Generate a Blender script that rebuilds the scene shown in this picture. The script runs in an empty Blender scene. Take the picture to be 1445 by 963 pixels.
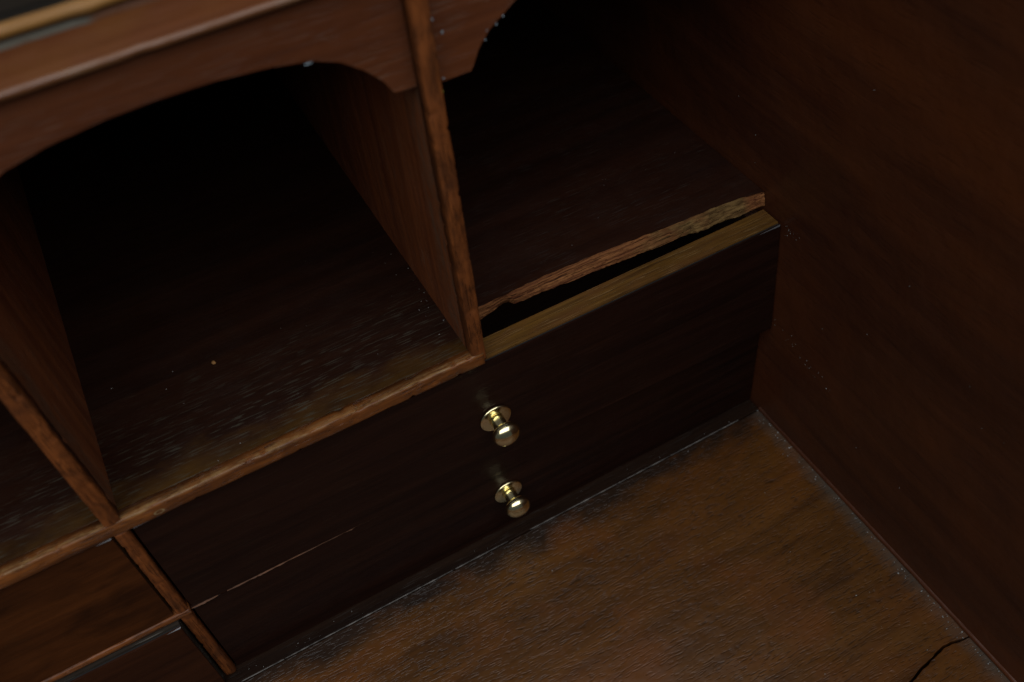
import bpy, bmesh, math, random
from mathutils import Matrix, Vector, noise

random.seed(7)
scn = bpy.context.scene
COL = scn.collection

# ------------------------------------------------------------------ camera
cam_d = bpy.data.cameras.new('camera')
cam = bpy.data.objects.new('camera', cam_d)
COL.objects.link(cam)
R = Matrix(((0.876583, 0.407256, -0.256407),
            (-0.473834, 0.637193, -0.607837),
            (-0.084165, 0.654314, 0.751525)))
cam.matrix_world = Matrix.Translation((-0.186265, -0.182304, 0.333608)) @ R.to_4x4()
cam_d.sensor_width = 36.0
cam_d.lens = 36.0 * 1321.9 / 1445.0
cam_d.clip_start = 0.005
cam_d.clip_end = 50.0
cam_d.dof.use_dof = True
cam_d.dof.focus_distance = 0.325
cam_d.dof.aperture_fstop = 11.0
scn.camera = cam

# ------------------------------------------------------------------ world, lamp, exposure
w = bpy.data.worlds.new('World')
scn.world = w
w.use_nodes = True
w.node_tree.nodes['Background'].inputs['Color'].default_value = (0.80, 0.92, 1.0, 1)
w.node_tree.nodes['Background'].inputs['Strength'].default_value = 0.05


def area(name, loc, target, sx, sy, watts, col):
    l = bpy.data.lights.new(name, 'AREA')
    l.shape = 'RECTANGLE'
    l.size, l.size_y = sx, sy
    l.energy = watts
    l.color = col
    o = bpy.data.objects.new(name, l)
    COL.objects.link(o)
    o.location = loc
    o.rotation_euler = (Vector(target) - Vector(loc)).to_track_quat('-Z', 'Y').to_euler()
    return o


area('window_light', (-0.28, -0.74, 1.24), (-0.15, 0.0, 0.12), 2.6, 1.1, 23.0, (0.97, 0.98, 1.0))
area('ceiling_lamp', (-0.15, 0.45, 1.75), (-0.15, 0.0, 0.0), 1.2, 1.0, 3.6, (0.92, 0.97, 1.0))

scn.view_settings.view_transform = 'Standard'
scn.view_settings.look = 'None'
scn.view_settings.exposure = 0.0
scn.view_settings.gamma = 1.0


# ------------------------------------------------------------------ materials
class NT:
    def __init__(s, name):
        s.m = bpy.data.materials.new(name)
        s.m.use_nodes = True
        s.t = s.m.node_tree
        s.b = s.t.nodes['Principled BSDF']
        s.tc = s.t.nodes.new('ShaderNodeTexCoord')

    def n(s, typ, **kw):
        nd = s.t.nodes.new(typ)
        for k, v in kw.items():
            if k in nd.inputs:
                nd.inputs[k].default_value = v
            else:
                setattr(nd, k, v)
        return nd

    def l(s, a, b):
        s.t.links.new(a, b)

    def mapped(s, scale, src=None):
        mp = s.n('ShaderNodeMapping')
        mp.inputs['Scale'].default_value = scale
        s.l(src or s.tc.outputs['Object'], mp.inputs['Vector'])
        return mp.outputs[0]

    def noise(s, vec, scale=1.0, detail=3, rough=0.55, dist=0.0):
        nd = s.n('ShaderNodeTexNoise', Scale=scale, Detail=detail, Roughness=rough, Distortion=dist)
        s.l(vec, nd.inputs['Vector'])
        return nd.outputs['Fac']

    def rng(s, val, a, b, c=0.0, d=1.0):
        nd = s.n('ShaderNodeMapRange')
        for k, v in zip(('From Min', 'From Max', 'To Min', 'To Max'), (a, b, c, d)):
            nd.inputs[k].default_value = v
        s.l(val, nd.inputs['Value'])
        return nd.outputs[0]

    def math(s, op, a, b=None):
        nd = s.n('ShaderNodeMath', operation=op)
        for i, v in enumerate((a, b)):
            if v is None:
                continue
            if isinstance(v, (int, float)):
                nd.inputs[i].default_value = v
            else:
                s.l(v, nd.inputs[i])
        return nd.outputs[0]

    def mix(s, fac, a, b, blend='MIX'):
        nd = s.n('ShaderNodeMix', data_type='RGBA', blend_type=blend)
        for sock, v in ((nd.inputs[0], fac), (nd.inputs[6], a), (nd.inputs[7], b)):
            if isinstance(v, (int, float)):
                sock.default_value = v
            elif isinstance(v, tuple):
                sock.default_value = (*v, 1)
            else:
                s.l(v, sock)
        return nd.outputs[2]

    def bump(s, h, strength, dist, normal=None):
        nd = s.n('ShaderNodeBump', Strength=strength, Distance=dist)
        s.l(h, nd.inputs['Height'])
        if normal:
            s.l(normal, nd.inputs['Normal'])
        return nd.outputs[0]


def axis_scale(axis, across, along):
    v = [across] * 3
    v['xyz'.index(axis)] = along
    return tuple(v)


def wood(name, dark, light, axis, rough=0.38, pore_col=None, pore_amt=0.6, coat=0.25, coat_rough=0.25,
         blotch=None, swirl=0.0, pore_bump=0.5, extra=None, spec=0.4, band=(150, 7), pore=(2300, 115), pore_t=(0.60, 0.68), pore_depth=0.00022):
    t = NT(name)
    co = t.tc.outputs['Object']
    if swirl:
        wn = t.n('ShaderNodeTexNoise', Scale=9.0, Detail=1.5)
        t.l(co, wn.inputs['Vector'])
        sub = t.n('ShaderNodeVectorMath', operation='SUBTRACT')
        t.l(wn.outputs['Color'], sub.inputs[0])
        sub.inputs[1].default_value = (0.5, 0.5, 0.5)
        sc = t.n('ShaderNodeVectorMath', operation='SCALE')
        t.l(sub.outputs[0], sc.inputs[0])
        sc.inputs['Scale'].default_value = swirl
        ad = t.n('ShaderNodeVectorMath', operation='ADD')
        t.l(co, ad.inputs[0])
        t.l(sc.outputs[0], ad.inputs[1])
        co = ad.outputs[0]
    bands = t.noise(t.mapped(axis_scale(axis, band[0], band[1]), co), 1.0, 4, 0.6, 0.6)
    fib = t.noise(t.mapped(axis_scale(axis, 1100, 45), co), 1.0, 2, 0.6)
    fac = t.math('ADD', t.math('MULTIPLY', bands, 0.75), t.math('MULTIPLY', fib, 0.25))
    c = t.mix(t.rng(fac, 0.34, 0.66), dark, light)
    if blotch:
        bcol, bscale, bamt = blotch
        bl = t.noise(t.mapped(axis_scale(axis, bscale, bscale * 0.45), co), 1.0, 3, 0.6, 0.8)
        c = t.mix(t.math('MULTIPLY', t.rng(bl, 0.44, 0.64), bamt), c, bcol)
    por = t.noise(t.mapped(axis_scale(axis, pore[0], pore[1]), co), 1.0, 1, 0.4)
    pm = t.rng(por, pore_t[0], pore_t[1])
    gate = t.rng(t.noise(t.mapped((70, 70, 70), co), 1.0, 2), 0.40, 0.60)
    pmg = t.math('MULTIPLY', pm, gate)
    if pore_col:
        c = t.mix(t.math('MULTIPLY', pmg, pore_amt), c, pore_col)
    if extra:
        c = extra(t, c)
    t.l(c, t.b.inputs['Base Color'])
    rv = t.noise(t.mapped((60, 60, 60)), 1.0, 4, 0.65)
    t.l(t.rng(rv, 0.3, 0.7, rough - 0.07, rough + 0.12), t.b.inputs['Roughness'])
    h = t.math('SUBTRACT', t.math('MULTIPLY', fib, 0.25), pm)
    nb = t.bump(h, pore_bump, pore_depth)
    wob = t.noise(t.mapped((110, 110, 110)), 1.0, 2)
    nb = t.bump(wob, 0.35, 0.0012, nb)
    t.l(nb, t.b.inputs['Normal'])
    t.b.inputs['Specular IOR Level'].default_value = spec
    t.b.inputs['Coat Weight'].default_value = coat
    t.b.inputs['Coat Roughness'].default_value = coat_rough
    t.l(nb, t.b.inputs['Coat Normal'])
    return t.m


def sep(t):
    s = t.n('ShaderNodeSeparateXYZ')
    t.l(t.tc.outputs['Object'], s.inputs[0])
    return s.outputs


def board_dirt(t, c):
    # grime smeared along the drawer fronts, pale dust ground into the crease by the side
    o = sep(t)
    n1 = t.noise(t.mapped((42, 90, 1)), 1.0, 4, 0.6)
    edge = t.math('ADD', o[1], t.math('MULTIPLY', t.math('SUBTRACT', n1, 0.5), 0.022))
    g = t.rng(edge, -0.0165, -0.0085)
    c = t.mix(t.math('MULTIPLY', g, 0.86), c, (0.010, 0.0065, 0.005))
    n2 = t.noise(t.mapped((260, 120, 1)), 1.0, 4, 0.7)
    e2 = t.math('ADD', o[0], t.math('MULTIPLY', t.math('SUBTRACT', n2, 0.5), 0.008))
    d = t.rng(e2, -0.0075, -0.0005)
    c = t.mix(t.math('MULTIPLY', d, 0.62), c, (0.060, 0.062, 0.055))
    n3 = t.noise(t.mapped((24, 30, 1)), 1.0, 3, 0.6, 0.6)
    c = t.mix(t.math('MULTIPLY', t.rng(n3, 0.50, 0.70), 0.6), c, (0.115, 0.036, 0.0075))
    n4 = t.noise(t.mapped((14, 70, 1)), 1.0, 4, 0.6, 1.2)
    c = t.mix(t.math('MULTIPLY', t.rng(n4, 0.52, 0.70), 0.45), c, (0.022, 0.0095, 0.0045))
    return c


def shelf_olive_glints(t, c):
    # olive yellow band along the shelf front, with pore glints painted into the colour
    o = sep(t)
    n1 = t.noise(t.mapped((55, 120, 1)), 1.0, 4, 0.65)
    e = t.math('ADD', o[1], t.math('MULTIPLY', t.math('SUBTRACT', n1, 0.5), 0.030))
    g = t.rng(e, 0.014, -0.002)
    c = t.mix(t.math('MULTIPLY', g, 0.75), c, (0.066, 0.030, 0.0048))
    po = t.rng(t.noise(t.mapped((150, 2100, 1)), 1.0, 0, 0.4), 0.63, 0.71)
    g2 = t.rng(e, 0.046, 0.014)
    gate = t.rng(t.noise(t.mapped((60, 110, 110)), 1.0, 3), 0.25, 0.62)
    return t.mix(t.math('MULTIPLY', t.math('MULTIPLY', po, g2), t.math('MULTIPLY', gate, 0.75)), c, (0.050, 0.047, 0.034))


def break_tint(t, c):
    # fresh red-brown fibres at one end, older olive-grey wood at the other
    o = sep(t)
    n1 = t.noise(t.mapped((110, 300, 300)), 1.0, 3)
    e = t.math('ADD', o[0], t.math('MULTIPLY', t.math('SUBTRACT', n1, 0.5), 0.07))
    g = t.rng(e, -0.055, -0.025)
    n2 = t.rng(t.noise(t.mapped((190, 1100, 1100)), 1.0, 3), 0.35, 0.65)
    c2 = t.mix(n2, (0.045, 0.026, 0.009), (0.165, 0.105, 0.037))
    g = t.math('MULTIPLY', g, t.rng(o[0], -0.006, -0.009))
    return t.mix(t.math('MULTIPLY', g, 0.85), c, c2)


def lip_wear_glint(t, c):
    # pale worn upper arris with its highlight painted in, in uneven runs
    o = sep(t)
    n1 = t.noise(t.mapped((130, 500, 500)), 1.0, 4, 0.65)
    e = t.math('ADD', o[2], t.math('MULTIPLY', t.math('SUBTRACT', n1, 0.5), 0.0032))
    m = t.math('MULTIPLY', t.rng(e, 0.1094, 0.1103), t.rng(o[1], 0.0022, 0.0004))
    n2 = t.rng(t.noise(t.mapped((170, 1500, 1500)), 1.0, 4), 0.40, 0.60)
    return t.mix(t.math('MULTIPLY', m, t.math('ADD', t.math('MULTIPLY', n2, 0.85), 0.1)), c, (0.22, 0.130, 0.050))


def panel_bloom(t, c):
    # greyish bloom where hands have rubbed the front of the partitions
    o = sep(t)
    n1 = t.noise(t.mapped((1, 90, 45)), 1.0, 3, 0.6)
    e = t.math('ADD', o[1], t.math('MULTIPLY', t.math('SUBTRACT', n1, 0.5), 0.010))
    g = t.rng(e, 0.0165, 0.0125)
    n2 = t.rng(t.noise(t.mapped((900, 600, 150)), 1.0, 3), 0.36, 0.66, 0.0, 0.7)
    return t.mix(t.math('MULTIPLY', g, n2), c, (0.085, 0.052, 0.032))


def ledge_end(t, c):
    # the grey deposit stops part of the way along the step
    o = sep(t)
    n1 = t.noise(t.mapped((300, 300, 300)), 1.0, 3)
    e = t.math('ADD', o[0], t.math('MULTIPLY', t.math('SUBTRACT', n1, 0.5), 0.006))
    return t.mix(t.rng(e, -0.187, -0.184), c, (0.075, 0.026, 0.008))


def plain(name, col, rough=0.6, metal=0.0, var=0.0, scale=300, bump=0.0):
    t = NT(name)
    c = col
    if var:
        n = t.noise(t.mapped((scale,) * 3), 1.0, 3)
        c = t.mix(t.rng(n, 0.3, 0.7), tuple(x * (1 - var) for x in col), tuple(min(1, x * (1 + var)) for x in col))
        t.l(c, t.b.inputs['Base Color'])
    else:
        t.b.inputs['Base Color'].default_value = (*col, 1)
    if bump:
        n = t.noise(t.mapped((scale * 3,) * 3), 1.0, 3)
        t.l(t.bump(n, bump, 0.0004), t.b.inputs['Normal'])
    t.b.inputs['Roughness'].default_value = rough
    t.b.inputs['Metallic'].default_value = metal
    return t.m


M = {}
M['drawer_dark'] = wood('drawer_dark', (0.0065, 0.0024, 0.0016), (0.0175, 0.0060, 0.0034), 'x', rough=0.45, coat=0.18,
                        coat_rough=0.20, pore_bump=0.3, pore_col=(0.030, 0.017, 0.011), pore_amt=0.2, spec=0.06,
                        pore=(1700, 90))
M['drawer_brown'] = wood('drawer_brown', (0.026, 0.0072, 0.0018), (0.074, 0.0215, 0.0050), 'x', rough=0.5, coat=0.0,
                         pore_bump=0.3, band=(75, 7), spec=0.1, blotch=((0.014, 0.0045, 0.0015), 70, 0.6))
M['drawer_russet'] = wood('drawer_russet', (0.015, 0.0045, 0.0020), (0.036, 0.0112, 0.0042), 'x', rough=0.5, coat=0.0,
                          pore_bump=0.3, spec=0.1)
M['edge_highlight'] = plain('edge_highlight', (0.10, 0.10, 0.105), rough=0.32, var=0.4, scale=120)  # pale grey paints in the highlight along the worn top edges
M['glue'] = plain('glue', (0.004, 0.003, 0.003), rough=0.8)
M['olive'] = wood('olive', (0.048, 0.0200, 0.0033), (0.140, 0.067, 0.0115), 'x', rough=0.6, coat=0.0, pore_bump=0.7,
                  pore_col=(0.20, 0.115, 0.04), pore_amt=0.5, band=(700, 30), blotch=((0.10, 0.040, 0.010), 70, 0.7), spec=0.2)
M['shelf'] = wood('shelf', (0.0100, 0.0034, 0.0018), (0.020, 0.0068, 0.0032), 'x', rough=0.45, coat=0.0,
                  pore_bump=0.3, extra=shelf_olive_glints, spec=0.2)
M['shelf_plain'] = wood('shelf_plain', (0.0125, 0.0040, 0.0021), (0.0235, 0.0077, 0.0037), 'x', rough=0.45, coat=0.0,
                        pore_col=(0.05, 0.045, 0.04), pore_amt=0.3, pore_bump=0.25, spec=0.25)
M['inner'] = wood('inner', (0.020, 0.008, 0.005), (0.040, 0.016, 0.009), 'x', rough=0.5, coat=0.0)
M['panel'] = wood('panel', (0.092, 0.0235, 0.0070), (0.175, 0.050, 0.0145), 'z', rough=0.5, coat=0.0, pore_bump=0.7,
                  pore_col=(0.14, 0.085, 0.055), pore_amt=0.4, spec=0.25, extra=panel_bloom)
M['edge_z'] = wood('edge_z', (0.070, 0.0185, 0.0042), (0.205, 0.060, 0.0135), 'z', rough=0.5, coat=0.0, pore_bump=1.0, band=(420, 30),
                   blotch=((0.042, 0.013, 0.004), 190, 0.75), spec=0.25, pore_col=(0.035, 0.011, 0.004), pore_amt=0.7)
M['edge_x'] = wood('edge_x', (0.070, 0.020, 0.0045), (0.20, 0.064, 0.0145), 'x', rough=0.45, coat=0.08, pore_bump=1.0, band=(420, 30),
                   blotch=((0.042, 0.014, 0.005), 190, 0.7), spec=0.25, pore_col=(0.035, 0.012, 0.004), pore_amt=0.7)
M['lip'] = wood('lip', (0.075, 0.0215, 0.0045), (0.21, 0.068, 0.0145), 'x', rough=0.42, coat=0.1, pore_bump=1.0, band=(420, 30),
                blotch=((0.042, 0.014, 0.005), 170, 0.6), spec=0.25, pore_col=(0.035, 0.012, 0.004), pore_amt=0.6, extra=lip_wear_glint)
M['apron'] = wood('apron', (0.062, 0.0168, 0.0054), (0.110, 0.033, 0.0110), 'x', rough=0.55, coat=0.0, pore_bump=0.6,
                  pore_col=(0.13, 0.075, 0.045), pore_amt=0.3, spec=0.2)
M['mould'] = wood('mould', (0.066, 0.0185, 0.0050), (0.12, 0.037, 0.0095), 'x', rough=0.55, coat=0.0, pore_bump=0.3,
                  blotch=((0.12, 0.044, 0.009), 60, 0.5), spec=0.08)
M['bead'] = wood('bead', (0.10, 0.035, 0.012), (0.19, 0.075, 0.024), 'x', rough=0.36, coat=0.3, pore_bump=0.4,
                 blotch=((0.16, 0.085, 0.035), 70, 0.5), spec=0.4)
M['topdark'] = wood('topdark', (0.008, 0.006, 0.004), (0.015, 0.010, 0.006), 'x', rough=0.6, coat=0.0, spec=0.15)
M['worn'] = wood('worn', (0.17, 0.075, 0.014), (0.34, 0.17, 0.042), 'x', rough=0.5, coat=0.0)
M['ledge'] = wood('ledge', (0.05, 0.042, 0.030), (0.10, 0.092, 0.070), 'x', rough=0.6, coat=0.0, band=(200, 30),
                  blotch=((0.05, 0.020, 0.007), 60, 0.9), spec=0.2, extra=ledge_end)
M['dusty_edge'] = wood('dusty_edge', (0.016, 0.011, 0.008), (0.040, 0.032, 0.024), 'x', rough=0.6, coat=0.0, spec=0.1,
                       pore_col=(0.12, 0.115, 0.10), pore_amt=0.7, pore=(1500, 60))
M['side'] = wood('side', (0.030, 0.0092, 0.0043), (0.060, 0.0185, 0.0070), 'y', rough=0.40, coat=0.2, coat_rough=0.28,
                 pore_bump=0.30, blotch=((0.088, 0.0235, 0.0060), 12, 0.8), band=(75, 6), swirl=0.010, spec=0.22,
                 pore_col=(0.016, 0.006, 0.003), pore_amt=0.25, pore=(1500, 120))
M['board'] = wood('board', (0.044, 0.0162, 0.0034), (0.108, 0.0420, 0.0080), 'x', rough=0.36, coat=0.32, coat_rough=0.24, spec=0.15,
                  pore_bump=0.7, blotch=((0.120, 0.040, 0.0075), 24, 0.6), swirl=0.010, extra=board_dirt, band=(120, 10),
                  pore_col=(0.018, 0.0085, 0.004), pore_amt=0.6, pore=(1750, 300), pore_t=(0.54, 0.68), pore_depth=0.00017)
M['board_strip'] = wood('board_strip', (0.008, 0.0042, 0.0030), (0.019, 0.0095, 0.0055), 'x', rough=0.5, coat=0.0,
                        pore_bump=0.6, pore_col=(0.05, 0.045, 0.04), pore_amt=0.3, spec=0.05)
M['break'] = wood('break', (0.060, 0.015, 0.007), (0.25, 0.105, 0.036), 'x', rough=0.85, coat=0.0, pore_bump=1.0,
                  band=(1500, 16), spec=0.1, extra=break_tint, pore_col=(0.03, 0.009, 0.005), pore_amt=0.9, pore=(2300, 55))
M['brass'] = plain('brass', (0.92, 0.80, 0.47), rough=0.18, metal=1.0, var=0.14, scale=350)
M['dust'] = plain('dust', (0.24, 0.245, 0.24), rough=0.9, var=0.5)
M['seam_line'] = plain('seam_line', (0.12, 0.11, 0.10), rough=0.8, var=0.7, scale=260)
M['flake'] = plain('flake', (0.20, 0.25, 0.28), rough=0.7, var=0.2)
M['crumb'] = plain('crumb', (0.26, 0.12, 0.03), rough=0.8, var=0.3)
M['moss'] = plain('moss', (0.22, 0.24, 0.03), rough=0.8)
M['splinter'] = plain('splinter', (0.090, 0.036, 0.015), rough=0.7, var=0.5, scale=250)
M['wax'] = plain('wax', (0.20, 0.13, 0.06), rough=0.5, var=0.3, scale=900)


# ------------------------------------------------------------------ mesh helpers
def link(name, bm, mat, parent=None, smooth=False):
    bmesh.ops.recalc_face_normals(bm, faces=bm.faces[:])
    me = bpy.data.meshes.new(name)
    bm.to_mesh(me)
    bm.free()
    for m in (mat if isinstance(mat, (list, tuple)) else [mat]):
        me.materials.append(M[m])
    if smooth:
        for p in me.polygons:
            p.use_smooth = True
    o = bpy.data.objects.new(name, me)
    COL.objects.link(o)
    put(o, parent)
    return o


def put(o, parent):
    # all meshes are modelled in place; keep their origin at the world origin
    if parent is not None:
        o.parent = parent
        root = parent
        while root.parent is not None:
            root = root.parent
        if root is parent:
            o.location = -root.location


def thing(name, label, cat, loc, group=None):
    o = bpy.data.objects.new(name, None)
    o.empty_display_size = 0.02
    COL.objects.link(o)
    o.location = loc
    o['label'], o['category'] = label, cat
    if group:
        o['group'] = group
    return o


def fn(x, y, z, s):
    return noise.noise(Vector((x * s, y * s, z * s)))


def box_bm(x0, x1, y0, y1, z0, z1, bev=0.0004, seg=2):
    bm = bmesh.new()
    bmesh.ops.create_cube(bm, size=1.0)
    for v in bm.verts:
        v.co = Vector((x0 + (v.co.x + .5) * (x1 - x0), y0 + (v.co.y + .5) * (y1 - y0), z0 + (v.co.z + .5) * (z1 - z0)))
    if bev:
        bmesh.ops.bevel(bm, geom=bm.edges[:], offset=bev, segments=seg, affect='EDGES', profile=0.5)
    return bm


def box(name, x0, x1, y0, y1, z0, z1, mat, parent, bev=0.0004):
    return link(name, box_bm(x0, x1, y0, y1, z0, z1, bev), mat, parent)


def sweep(name, axis, a0, a1, prof, mat, parent, step=0.0012, amp=0.0002, freq=220, seed=0.0, mats=None, closed=True,
          front_only=None, smooth=True):
    """profile [(u,v)] carried along an axis; x-axis: (y,z), z-axis: (x,y). amp = worn unevenness"""
    n = max(2, int(abs(a1 - a0) / step))
    bm = bmesh.new()
    rings = []
    cu = sum(p[0] for p in prof) / len(prof)
    cv = sum(p[1] for p in prof) / len(prof)
    for i in range(n + 1):
        a = a0 + (a1 - a0) * i / n
        ring = []
        for j, (u, v) in enumerate(prof):
            k = amp if front_only is None or j in front_only else 0.0
            chip = max(0.0, fn(a, seed + u * 0.8, v * 0.8, freq * 1.6) - 0.30)      # mostly straight, a few sharp dents
            d = (0.35 * fn(a, seed + 1, 0, freq * 0.35) + 0.15 * fn(a, seed + 3 + u, v, freq * 3.1) - 3.2 * chip) * k
            L = math.hypot(u - cu, v - cv) or 1
            uu, vv = u + (u - cu) / L * d, v + (v - cv) / L * d
            ring.append(bm.verts.new((a, uu, vv) if axis == 'x' else (uu, vv, a)))
        rings.append(ring)
    m = len(prof)
    for i in range(n):
        for j in range(m if closed else m - 1):
            f = bm.faces.new((rings[i][j], rings[i][(j + 1) % m], rings[i + 1][(j + 1) % m], rings[i + 1][j]))
            if mats:
                f.material_index = mats[j]
    if closed:
        bm.faces.new(rings[0])
        bm.faces.new(rings[-1][::-1])
    o = link(name, bm, mat, parent, smooth)
    return o


def round_nose(y_front, y_back, lo, hi, bulge=0.0016, k=7):
    """(depth, across) profile, nose towards -y"""
    pts = [(y_back, lo)]
    for i in range(k + 1):
        a = math.pi * i / k
        mid, half = (lo + hi) / 2, (hi - lo) / 2
        pts.append((y_front + bulge * (1 - math.sin(a) ** 0.8), mid - half * math.cos(a)))
    pts.append((y_back, hi))
    return pts


# ------------------------------------------------------------------ the desk: fixed woodwork
BACK = 0.20
XL, XL2 = -0.2408, -0.2362        # partition left of the tall compartment
XM, XM2 = -0.1237, -0.1190        # partition in the middle
XE = -0.360                       # far end of the left compartment
ZS0, ZS = 0.1045, 0.110           # long shelf
ZT = 0.2372                       # underside of the top board

desk = thing('writing_desk', 'dark mahogany desk interior with pigeonholes, arched aprons and a worn writing board', 'desk',
             (-0.18, 0.0, -0.020))

# side panel, back
o = box('side_panel', 0.0, 0.016, -0.26, BACK + 0.008, -0.020, 0.2715, 'side', desk, 0.0006)
o['label'] = 'blotchy dark brown side panel closing the desk on the right'
# bead where the side meets the board
pr = [(0.0004, -0.0006), (-0.0007, -0.0006), (-0.0010, 0.0006), (-0.0006, 0.0015), (0.0004, 0.0018)]
bm = bmesh.new()
rings = []
N = 120
for i in range(N + 1):
    y = -0.255 + (0.25) * i / N
    rings.append([bm.verts.new((x + fn(y, x, z, 160) * 0.0002, y, z)) for x, z in pr])
for i in range(N):
    for j in range(len(pr) - 1):
        bm.faces.new((rings[i][j], rings[i][j + 1], rings[i + 1][j + 1], rings[i + 1][j]))
link('base_bead', bm, 'side', desk, True)
box('back_panel', XE - 0.006, -0.0003, BACK, BACK + 0.007, 0.0, ZT + 0.012, 'inner', desk)
box('side_panel', XE - 0.010, XE, 0.0, BACK - 0.0003, 0.0, ZT, 'panel', desk)


# writing board in three pieces; the crack is the gap between two of them
def sheet(name, outline, z1, z0, mat, parent):
    bm = bmesh.new()
    top = [bm.verts.new((x, y, z1)) for x, y in outline]
    bot = [bm.verts.new((x, y, z0)) for x, y in outline]
    f = bm.faces.new(top)
    bm.faces.new(bot[::-1])
    n = len(outline)
    for i in range(n):
        bm.faces.new((top[i], bot[i], bot[(i + 1) % n], top[(i + 1) % n]))
    bmesh.ops.recalc_face_normals(bm, faces=bm.faces[:])
    es = [e for e in f.edges]
    bmesh.ops.bevel(bm, geom=es, offset=0.00022, segments=2, affect='EDGES', profile=0.5)
    bmesh.ops.triangulate(bm, faces=[f for f in bm.faces if len(f.verts) > 4])
    return link(name, bm, mat, parent)


crack = [(-0.0004, -0.1238), (-0.0050, -0.1230), (-0.0087, -0.1222), (-0.0118, -0.1221), (-0.0149, -0.1226),
         (-0.0190, -0.1233), (-0.0235, -0.1241), (-0.0298, -0.1257), (-0.0420, -0.1272), (-0.0700, -0.1290),
         (-0.1200, -0.1300), (-0.2400, -0.1306), (-0.3700, -0.1306)]
fine = []
for (ax, ay), (bx_, by_) in zip(crack[:-1], crack[1:]):
    for k in range(5):
        q = k / 5
        x, y = ax + (bx_ - ax) * q, ay + (by_ - ay) * q
        fine.append((x, y + fn(x, y, 0, 420) * 0.00035))
fine.append(crack[-1])


def crack_w(x):
    return (0.00024 + 0.00020 * fn(x, 1, 2, 260)) * (1.0 if x < -0.003 else 0.55) + 0.00018


XB = -0.3705
sheet('board', [(XB, -0.00535), (-0.0004, -0.00535)] + [(x, y + crack_w(x)) for x, y in fine] , 0.0, -0.012, 'board', desk)
sheet('board', [(x, y - crack_w(x)) for x, y in fine] + [(XB, -0.25), (-0.0004, -0.25)], -0.00015, -0.012, 'board', desk)
sheet('board', [(XB, BACK), (-0.0004, BACK), (-0.0004, -0.00490), (XB, -0.00490)], 0.00025, -0.012, 'board_strip', desk)

box('crack_backing', XB, -0.0004, -0.25, BACK, -0.020, -0.0122, 'inner', desk, 0.0)  # unseen backing, added so the crack between the boards stays dark

# broken pale line in the joint between the boards
bm = bmesh.new()
x = -0.2362
while x < -0.012:
    ln = random.uniform(0.008, 0.035)
    prob = 0.85 if x < -0.07 else 0.45
    if random.random() < prob:
        k = max(2, int(ln / 0.0008))
        prev = None
        for i in range(k + 1):
            xx = x + ln * i / k
            hw = max(0.00003, 0.00012 + 0.00014 * fn(xx, 5, 5, 300)) * (0.35 if i in (0, k) else 1)
            wy = 0.00010 * fn(xx, 7, 1, 180)
            a = bm.verts.new((xx, -0.00512 - hw + wy, 0.00012 + 0.00008))
            b = bm.verts.new((xx, -0.00512 + hw, 0.00036 + 0.00008))
            c = bm.verts.new((xx, -0.00512, 0.0004 + 0.0001))
            if prev:
                bm.faces.new((prev[0], a, c, prev[2]))
                bm.faces.new((prev[2], c, b, prev[1]))
            prev = (a, b, c)
    x += ln + random.uniform(-0.001, 0.0012)
o = link('seam_line', bm, 'seam_line', desk)
o['kind'] = 'stuff'

# long shelf: left and middle compartments whole, right compartment broken off
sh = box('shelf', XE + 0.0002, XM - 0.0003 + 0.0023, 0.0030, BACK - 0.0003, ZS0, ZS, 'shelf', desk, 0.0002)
sh['label'] = 'long dark shelf with a worn rounded front lip'
prof = round_nose(-0.0012, 0.0030, ZS0 - 0.0001, ZS + 0.0001, 0.0008, 10)
sweep('front_lip', 'x', XE + 0.0002, -0.1200, prof, 'lip', sh, step=0.0009, amp=0.00055, freq=230, seed=1.3)
# whitish ring-shaped dent on the lip
bm = bmesh.new()
bmesh.ops.create_circle(bm, segments=18, radius=0.0011)
r0 = bm.edges[:]
ret = bmesh.ops.extrude_edge_only(bm, edges=r0)
for v in [g for g in ret['geom'] if isinstance(g, bmesh.types.BMVert)]:
    v.co *= 0.62
for v in bm.verts:
    v.co = Vector((-0.2262 + v.co.x * 1.5, -0.00135, 0.1070 + v.co.y * 0.8))
link('dent', bm, 'wax', sh)

top_pts = [(-0.1192, 0.0176), (-0.1126, 0.0176), (-0.1056, 0.0177), (-0.0880, 0.0183), (-0.0644, 0.0175), (-0.0387, 0.0155),
           (-0.0171, 0.0146), (-0.0090, 0.0137), (-0.0003, 0.0119)]
bot_pts = [(-0.1192, 0.0166), (-0.1121, 0.0171), (-0.1066, 0.0184), (-0.1030, 0.0194), (-0.1012, 0.0190), (-0.0995, 0.0172),
           (-0.0970, 0.0170), (-0.0890, 0.0167), (-0.0798, 0.0158), (-0.0696, 0.0157), (-0.0577, 0.0146), (-0.0419, 0.0136),
           (-0.0304, 0.0132), (-0.0285, 0.0122), (-0.0233, 0.0118), (-0.0190, 0.0122), (-0.0137, 0.0115), (-0.0003, 0.0104)]


def lerp(pts, x):
    for (a, b), (c, d) in zip(pts[:-1], pts[1:]):
        if a <= x <= c:
            return b + (d - b) * (x - a) / (c - a)
    return pts[-1][1]


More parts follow.
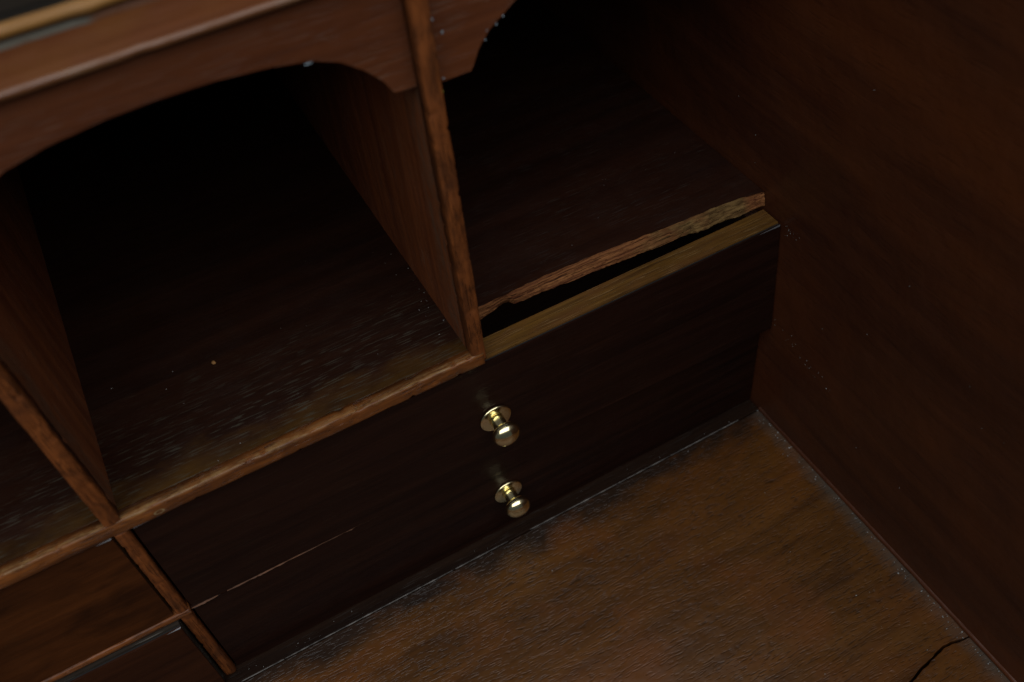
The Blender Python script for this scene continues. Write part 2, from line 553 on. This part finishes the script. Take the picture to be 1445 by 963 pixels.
bm = bmesh.new()
N, K = 300, 9
rows = []
for i in range(N + 1):
    x = -0.1192 + 0.1189 * i / N
    yt = lerp(top_pts, x) + 0.00035 * fn(x, 0, 1, 260)
    yb = lerp(bot_pts, x) + 0.00040 * fn(x, 4, 1, 300) + 0.00009 * fn(x, 4, 1, 1300)
    col = []
    for k in range(K + 1):
        q = k / K
        z = ZS - (ZS - ZS0) * q
        y = yt + (yb - yt) * q
        if 0 < k:
            y += 0.00050 * fn(x * 0.16, z * 5, 3, 800) + 0.00022 * fn(x * 0.4, z * 3, 7, 1700) - 0.0007 * math.sin(math.pi * q) * (0.5 + fn(x, 1, 9, 60))
        col.append(bm.verts.new((x, y, z)))
    rows.append((col, bm.verts.new((x, BACK - 0.0003, ZS)), bm.verts.new((x, BACK - 0.0003, ZS0))))
topf = []
for i in range(N):
    a, b = rows[i], rows[i + 1]
    for k in range(K):
        f = bm.faces.new((a[0][k], a[0][k + 1], b[0][k + 1], b[0][k]))
        f.material_index = 1
    topf.append(bm.faces.new((a[0][0], b[0][0], b[1], a[1])))
    bm.faces.new((a[0][K], a[2], b[2], b[0][K]))
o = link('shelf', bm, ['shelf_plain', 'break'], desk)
o['label'] = 'dark shelf with its front broken off to raw splintered wood'


# partitions with a lighter rounded front edge
def partition(x0, x1, z0, seed):
    p = box('partition', x0, x1, 0.0040, BACK - 0.0003, ZS - 0.0004, ZT, 'panel', desk, 0.0)
    prof = [(x, y) for y, x in round_nose(-0.0008, 0.0040, x0 - 0.00005, x1 + 0.00005, 0.0007, 10)]
    sweep('front_edge', 'z', z0, ZT, prof, 'edge_z', p, step=0.0008, amp=0.00036, freq=210, seed=seed)
    return p


partition(XL, XL2, ZS - 0.0006, 2.0)
p = partition(XM, XM2, 0.1063, 5.0)

# partitions and rails between the drawers
prof = [(x, y) for y, x in round_nose(-0.0006, 0.0060, XL + 0.0003, XL2 - 0.0003, 0.0007, 8)]
sweep('drawer_upright', 'z', 0.0003, 0.1042, prof, 'edge_z', desk, step=0.0008, amp=0.0003, freq=210, seed=8.0)
box('drawer_upright', XL + 0.0003, XL2 - 0.0003, 0.0061, BACK - 0.0003, 0.0003, 0.1042, 'inner', desk, 0.0)
prof = round_nose(-0.0010, 0.0060, 0.0498, 0.0527, 0.0009, 7)
sweep('drawer_rail', 'x', XE + 0.0002, -0.2362, prof, 'edge_x', desk, step=0.001, amp=0.0003, freq=170, seed=4.0)
prof = round_nose(0.0004, 0.0060, 0.0506, 0.0517, 0.0004, 5)
sweep('drawer_rail', 'x', XL2 + 0.0001, -0.0004, prof, 'drawer_russet', desk, step=0.0008, amp=0.00022, freq=330, seed=6.0)

# splinters standing out of the thin rail
for sx, sl, sz in ((-0.2358, 0.0090, 0.0005), (-0.2235, 0.0085, 0.00035), (-0.2170, 0.0120, 0.0005), (-0.2070, 0.0052, 0.0004),
                   (-0.2030, 0.0150, 0.00028), (-0.1895, 0.0090, 0.00022), (-0.1810, 0.0040, 0.0004),
                   (-0.1765, 0.0160, 0.00016), (-0.1600, 0.0120, 0.00014)):
    bm = bmesh.new()
    k = 14
    prev = None
    for i in range(k + 1):
        q = i / k
        xx = sx + sl * q
        hh = sz * (math.sin(math.pi * min(max(q, .01), .99)) ** 1.1) * (0.6 + 0.5 * fn(xx, 3, 3, 900))
        ring = [bm.verts.new((xx, 0.0006, 0.0511 - hh * .35)), bm.verts.new((xx, 0.0001 - hh * 0.9, 0.0512 - hh * 0.2)),
                bm.verts.new((xx, 0.0006, 0.0512 + hh * .4))]
        if prev:
            for j in range(3):
                bm.faces.new((prev[j], prev[(j + 1) % 3], ring[(j + 1) % 3], ring[j]))
        prev = ring
    link('splinter', bm, 'splinter', desk)


# arched aprons
def apron(x0, x1, bottom, seed, y0=0.0032):
    n = 130
    bm = bmesh.new()
    cols = []
    for i in range(n + 1):
        x = x0 + (x1 - x0) * i / n
        zb = lerp(bottom, x) + 0.00012 * fn(x, seed, 0, 300)
        cols.append([bm.verts.new(c) for c in ((x, y0, ZT), (x, y0, zb + 0.0003), (x, y0 + 0.0003, zb), (x, y0 + 0.0055, zb), (x, y0 + 0.0055, ZT))])
    for a, b in zip(cols[:-1], cols[1:]):
        for j in range(5):
            bm.faces.new((a[j], a[(j + 1) % 5], b[(j + 1) % 5], b[j]))
    bm.faces.new(cols[0])
    bm.faces.new(cols[-1][::-1])
    return link('apron', bm, 'apron', desk)


half = [(-0.1240, 0.2068), (-0.1299, 0.2073), (-0.1302, 0.2082), (-0.1318, 0.2112), (-0.1354, 0.2154), (-0.1406, 0.2196),
        (-0.1467, 0.2223), (-0.1561, 0.2242), (-0.1685, 0.2255), (-0.17995, 0.2258)]
c0 = -0.17995
bottom = sorted([(2 * c0 - x, z) for x, z in half] + half)
bottom = sorted(set((round(x, 5), z) for x, z in bottom))
bottom[0] = (XL2 - 0.001, bottom[0][1])
bottom[-1] = (XM + 0.001, bottom[-1][1])
a_mid = apron(XL2 + 0.0003, XM - 0.0003, bottom, 1.0)
half = [(-0.1200, 0.2056), (-0.1094, 0.2056), (-0.1090, 0.2064), (-0.1066, 0.2112), (-0.1032, 0.2148), (-0.0960, 0.2196),
        (-0.0890, 0.2224), (-0.0800, 0.2243), (-0.0700, 0.2255), (-0.0595, 0.2258)]
bottom_r = sorted(set(half + [(-0.119 - x, z) for x, z in half]))
bottom_r[-1] = (0.001, bottom_r[-1][1])
a_right = apron(XM2 + 0.0003, -0.0004, bottom_r, 4.0)
sh_ = (XE + XL) / 2 - c0
bottom_l = [(x + sh_, z) for x, z in bottom]
bottom_l[0] = (XE - 0.003, bottom_l[0][1])
bottom_l[-1] = (XL + 0.003, bottom_l[-1][1])
a_left = apron(XE + 0.0003, XL - 0.0003, bottom_l, 7.0)


def fleck(c, s, parent, mat='flake', flat=0.35):
    s = tuple(q * 0.75 for q in s)
    bm = bmesh.new()
    bmesh.ops.create_icosphere(bm, subdivisions=1, radius=1.0)
    for v in bm.verts:
        d = 1 + 0.5 * fn(v.co.x + c[0] * 900, v.co.y, v.co.z + c[2] * 900, 1.3)
        v.co = Vector((c[0] + v.co.x * s[0] * d, c[1] + v.co.y * s[1] * d, c[2] + v.co.z * s[2] * d))
    return link('paint_fleck' if mat == 'flake' else 'fleck', bm, mat, parent)


yf = 0.0030
for c, s in (((-0.1156, yf, 0.2186), (.00035, .0002, .00065)), ((-0.1171, yf, 0.2068), (.0006, .0002, .00025)),
             ((-0.1050, yf, 0.2128), (.00025, .0002, .0005)), ((-0.1043, yf, 0.2150), (.0002, .0002, .00035)),
             ((-0.1017, yf, 0.2157), (.0003, .0002, .0005)), ((-0.0997, yf, 0.2172), (.0004, .0002, .0004)),
             ((-0.1098, yf + .003, 0.2054), (.0002, .0002, .0002)), ((-0.1176, yf, 0.2225), (.0003, .0002, .0007))):
    fleck(c, s, a_right)
fleck((-0.1478, 0.0036, 0.2221), (.0015, .0003, .0003), a_mid)
fleck((-0.1187, 0.0006, 0.2050), (.0002, .0003, .0007), p, 'moss')

# top board with its bead moulding, worn step and dark upper face
prof = [(0.0090, 0.2369), (0.0030, 0.2369), (0.0014, 0.2374), (0.0002, 0.2381), (-0.0004, 0.2389), (-0.0002, 0.2396),
        (0.0005, 0.2400), (0.0010, 0.2401), (0.0016, 0.2418), (0.0028, 0.2438), (0.0038, 0.2456), (0.0040, 0.2468), (0.0046, 0.2470),
        (0.0046, 0.2474), (0.0034, 0.2477), (0.0031, 0.2488), (0.0036, 0.2497), (0.0050, 0.2500), (0.0090, 0.2500)]
tb = box('top_board', XE - 0.010, -0.0004, 0.0091, BACK, 0.2373, 0.2500, 'topdark', desk, 0.0)
mi = [0, 0, 4, 4, 4, 4, 0, 0, 0, 0, 2, 2, 0, 1, 1, 1, 1, 3, 3]
sweep('moulding', 'x', XE - 0.010, -0.0004, prof, ['mould', 'worn', 'ledge', 'topdark', 'bead'], tb, step=0.0016, amp=0.0002, freq=120,
      seed=3.0, mats=mi)


# ------------------------------------------------------------------ drawers
def lathe(name, prof, cx, cz, y0, mat, parent, seg=40):
    bm = bmesh.new()
    rings = []
    for yy, r in prof:
        if r < 1e-6:
            rings.append([bm.verts.new((cx, y0 - yy, cz))])
        else:
            rings.append([bm.verts.new((cx + r * math.cos(2 * math.pi * i / seg), y0 - yy, cz + r * math.sin(2 * math.pi * i / seg)))
                          for i in range(seg)])
    for a, b in zip(rings[:-1], rings[1:]):
        for i in range(seg):
            j = (i + 1) % seg
            if len(a) == 1 and len(b) == 1:
                continue
            if len(a) == 1:
                bm.faces.new((a[0], b[i], b[j]))
            elif len(b) == 1:
                bm.faces.new((a[i], b[0], a[j]))
            else:
                bm.faces.new((a[i], b[i], b[j], a[j]))
    return link(name, bm, mat, parent, True)


def knob(cx, cz, y0, drawer):
    ps = [(0.0, 0.0), (0.0, 0.0058), (0.0002, 0.0060), (0.0006, 0.0060), (0.0009, 0.0058), (0.0010, 0.0055), (0.0010, 0.0021)]
    k = lathe('knob', [(0.0008, 0.0), (0.0009, 0.0027), (0.0024, 0.0026), (0.0040, 0.00255), (0.0064, 0.00255)], cx, cz, y0, 'brass', drawer)
    lathe('backplate', ps, cx, cz, y0, 'brass', k)
    hp = []
    n = 30
    for i in range(n + 1):
        a = math.pi * i / n
        hp.append((0.0081 - (0.0029 if i < n / 2 else 0.0035) * math.cos(a), 0.0051 * math.sin(a) if 0 < i < n else 0.0))
    lathe('knob_head', hp, cx, cz, y0, 'brass', k)
    return k


def slab(name, x0, x1, z0, z1, yfun, thick, mat, parent, bev=0.0005, nx=24, nz=8):
    """board standing in the x-z plane whose face follows yfun(x, z)"""
    bm = bmesh.new()
    fr, bk = [], []
    for i in range(nx + 1):
        cf, cb = [], []
        for j in range(nz + 1):
            x, z = x0 + (x1 - x0) * i / nx, z0 + (z1 - z0) * j / nz
            cf.append(bm.verts.new((x, yfun(x, z), z)))
            cb.append(bm.verts.new((x, yfun(x, z) + thick, z)))
        fr.append(cf)
        bk.append(cb)
    front = []
    for i in range(nx):
        for j in range(nz):
            front.append(bm.faces.new((fr[i][j], fr[i + 1][j], fr[i + 1][j + 1], fr[i][j + 1])))
            bm.faces.new((bk[i][j], bk[i][j + 1], bk[i + 1][j + 1], bk[i + 1][j]))
    for i in range(nx):
        bm.faces.new((fr[i][0], bk[i][0], bk[i + 1][0], fr[i + 1][0]))
        bm.faces.new((fr[i][nz], fr[i + 1][nz], bk[i + 1][nz], bk[i][nz]))
    for j in range(nz):
        bm.faces.new((fr[0][j], fr[0][j + 1], bk[0][j + 1], bk[0][j]))
        bm.faces.new((fr[nx][j], bk[nx][j], bk[nx][j + 1], fr[nx][j + 1]))
    if bev:
        fs = set(front)
        rim = [e for e in bm.edges if len([f for f in e.link_faces if f in fs]) == 1]
        bmesh.ops.bevel(bm, geom=rim, offset=bev, segments=3, affect='EDGES', profile=0.5)
        bm.normal_update()
        for f in bm.faces:
            c = f.calc_center_median()
            if c.z > z1 - bev * 1.02 and 0.2 < abs(f.normal.z) < 0.95 and c.y < yfun(c.x, c.z) + bev:
                f.material_index = 1
    return link(name, bm, mat if isinstance(mat, list) else [mat, 'edge_highlight'], parent)


def drawer(label, x0, x1, z0, z1, yfun, mat, kz, kx, group=None, core=0.0082, top='olive'):
    yb = 0.17
    d = thing('drawer', label, 'drawer', ((x0 + x1) / 2, 0.05, z0), group)
    slab('front_veneer', x0, x1, z0, z1 - 0.0005, yfun, 0.0007, mat, d, 0.00040)
    slab('glue_line', x0 + 0.0001, x1 - 0.0001, z0 + 0.0004, z1 - 0.0006, lambda x, z: yfun(x, z) + 0.0007, 0.0006, 'glue', d, 0.0)
    slab('front_board', x0 + 0.0001, x1 - 0.0001, z0 + 0.0002, z1, lambda x, z: yfun(x, z) + 0.0013, core, top, d, 0.0)
    ys = max(yfun(x0, z1), yfun(x1, z1), yfun(x0, z0)) + 0.0013 + core
    box('drawer_side', x0 + 0.0002, x0 + 0.0052, ys, yb, z0 + 0.0002, z1 - 0.003, 'inner', d, 0.0)
    box('drawer_side', x1 - 0.0052, x1 - 0.0002, ys, yb, z0 + 0.0002, z1 - 0.003, 'inner', d, 0.0)
    box('drawer_back', x0 + 0.0053, x1 - 0.0053, yb - 0.006, yb - 0.0002, z0 + 0.0002, z1 - 0.004, 'inner', d, 0.0)
    box('drawer_bottom', x0 + 0.0053, x1 - 0.0053, ys, yb - 0.0062, z0 + 0.0004, z0 + 0.0040, 'inner', d, 0.0)
    knob(kx, kz, yfun(kx, kz), d)
    return d


def y_upper(x, z):
    q = (x + 0.2358) / 0.2352          # 0 left .. 1 right
    h = (0.1033 - z) / 0.052           # 0 top .. 1 bottom
    return 0.0007 - 0.0042 * h * q ** 1.4 - 0.0004 * h


drawer('wide near-black drawer with a brass knob, directly under the broken shelf', -0.2354, -0.0008, 0.0519, 0.1033, y_upper,
       'drawer_dark', 0.0747, -0.1194)
drawer('wide near-black drawer with a brass knob, resting just above the writing board', -0.2356, -0.0006, 0.0010, 0.0503,
       lambda x, z: 0.0010 + 0.0012 * max(0, (z - 0.004) / 0.046) * (x + 0.2358) / 0.2352, 'drawer_dark', 0.0245, -0.1186)
drawer('plain reddish brown drawer front beside the near-black ones, above the brown rail', XE + 0.0006, XL - 0.0005, 0.0530, 0.1040,
       lambda x, z: -0.0002, 'drawer_brown', 0.0760, -0.3004)
drawer('darker brown drawer with a dusty top edge, below the brown rail', XE + 0.0006, XL - 0.0005, 0.0010, 0.0490,
       lambda x, z: -0.0034 + 0.0007 * max(0, (z - 0.046) / 0.003) ** 2, 'drawer_russet', 0.0250, -0.3004, top='dusty_edge')


# ------------------------------------------------------------------ crumb and loose dust
bm = bmesh.new()
bmesh.ops.create_icosphere(bm, subdivisions=2, radius=0.0007)
for v in bm.verts:
    v.co *= 1 + 0.4 * noise.noise(v.co * 1500)
    v.co = Vector((v.co.x - 0.196, v.co.y + 0.0422, v.co.z * 0.7 + ZS + 0.0004))
o = link('crumb', bm, 'crumb', None)
o['label'] = 'tiny orange crumb lying on the dark shelf between the partitions'
o['category'] = 'crumb'

bm = bmesh.new()


def speck(x, y, z, r, flat=None):
    v0 = len(bm.verts)
    res = bmesh.ops.create_icosphere(bm, subdivisions=1, radius=1.0)
    s = [r * random.uniform(0.6, 1.4) for _ in range(3)]
    if flat is not None:
        s[flat] *= 0.5
    for v in res['verts']:
        v.co = Vector((x + v.co.x * s[0], y + v.co.y * s[1], z + v.co.z * s[2]))


for _ in range(45):      # writing board
    x, y = random.uniform(-0.24, -0.003), random.uniform(-0.16, -0.006)
    speck(x, y, 0.0001, abs(random.gauss(0.00010, 0.00006)) + 0.00006, 2)
for _ in range(110):      # crease under the side
    y = random.uniform(-0.15, -0.004)
    speck(-0.0012 - abs(random.gauss(0, 0.0016)), y, 0.0001, abs(random.gauss(0.00010, 0.00008)) + 0.00006, 2)
for _ in range(22):       # strip in front of the drawers
    speck(random.uniform(-0.235, -0.004), random.uniform(-0.0045, -0.0005), 0.0003, random.uniform(.00006, .00016), 2)
for _ in range(18):       # shelf
    speck(random.uniform(-0.235, -0.125), abs(random.gauss(0.03, 0.03)) + 0.004, ZS + 0.00005, random.uniform(.00006, .00016), 2)
for _ in range(14):       # by the foot of the middle partition
    speck(-0.1245 - abs(random.gauss(0, 0.006)), random.uniform(0.008, 0.06), ZS + 0.00005, random.uniform(.00008, .00024), 2)
for _ in range(14):       # broken shelf
    speck(random.uniform(-0.115, -0.003), random.uniform(0.024, 0.08), ZS + 0.00005, random.uniform(.00006, .00014), 2)
for _ in range(26):       # clinging to the side panel
    speck(-0.0001, random.uniform(-0.14, 0.04), random.uniform(0.004, 0.21), abs(random.gauss(0.00008, 0.00006)) + 0.00005, 0)
for _ in range(24):       # smear by the step of the drawers
    q = random.random()
    speck(-0.0002, -0.0045 - 0.035 * q + random.gauss(0, 0.001), 0.056 - 0.008 * q + random.gauss(0, 0.0014), random.uniform(.00006, .0002), 0)
for _ in range(14):
    speck(-0.0003, -0.001 - random.random() * 0.008, 0.103 + random.gauss(0, 0.0015), random.uniform(.00006, .0002), 0)
o = link('dust', bm, 'dust', None)
o['kind'] = 'stuff'
o['label'] = 'fine grey dust specks scattered over the desk interior'
o['category'] = 'dust'
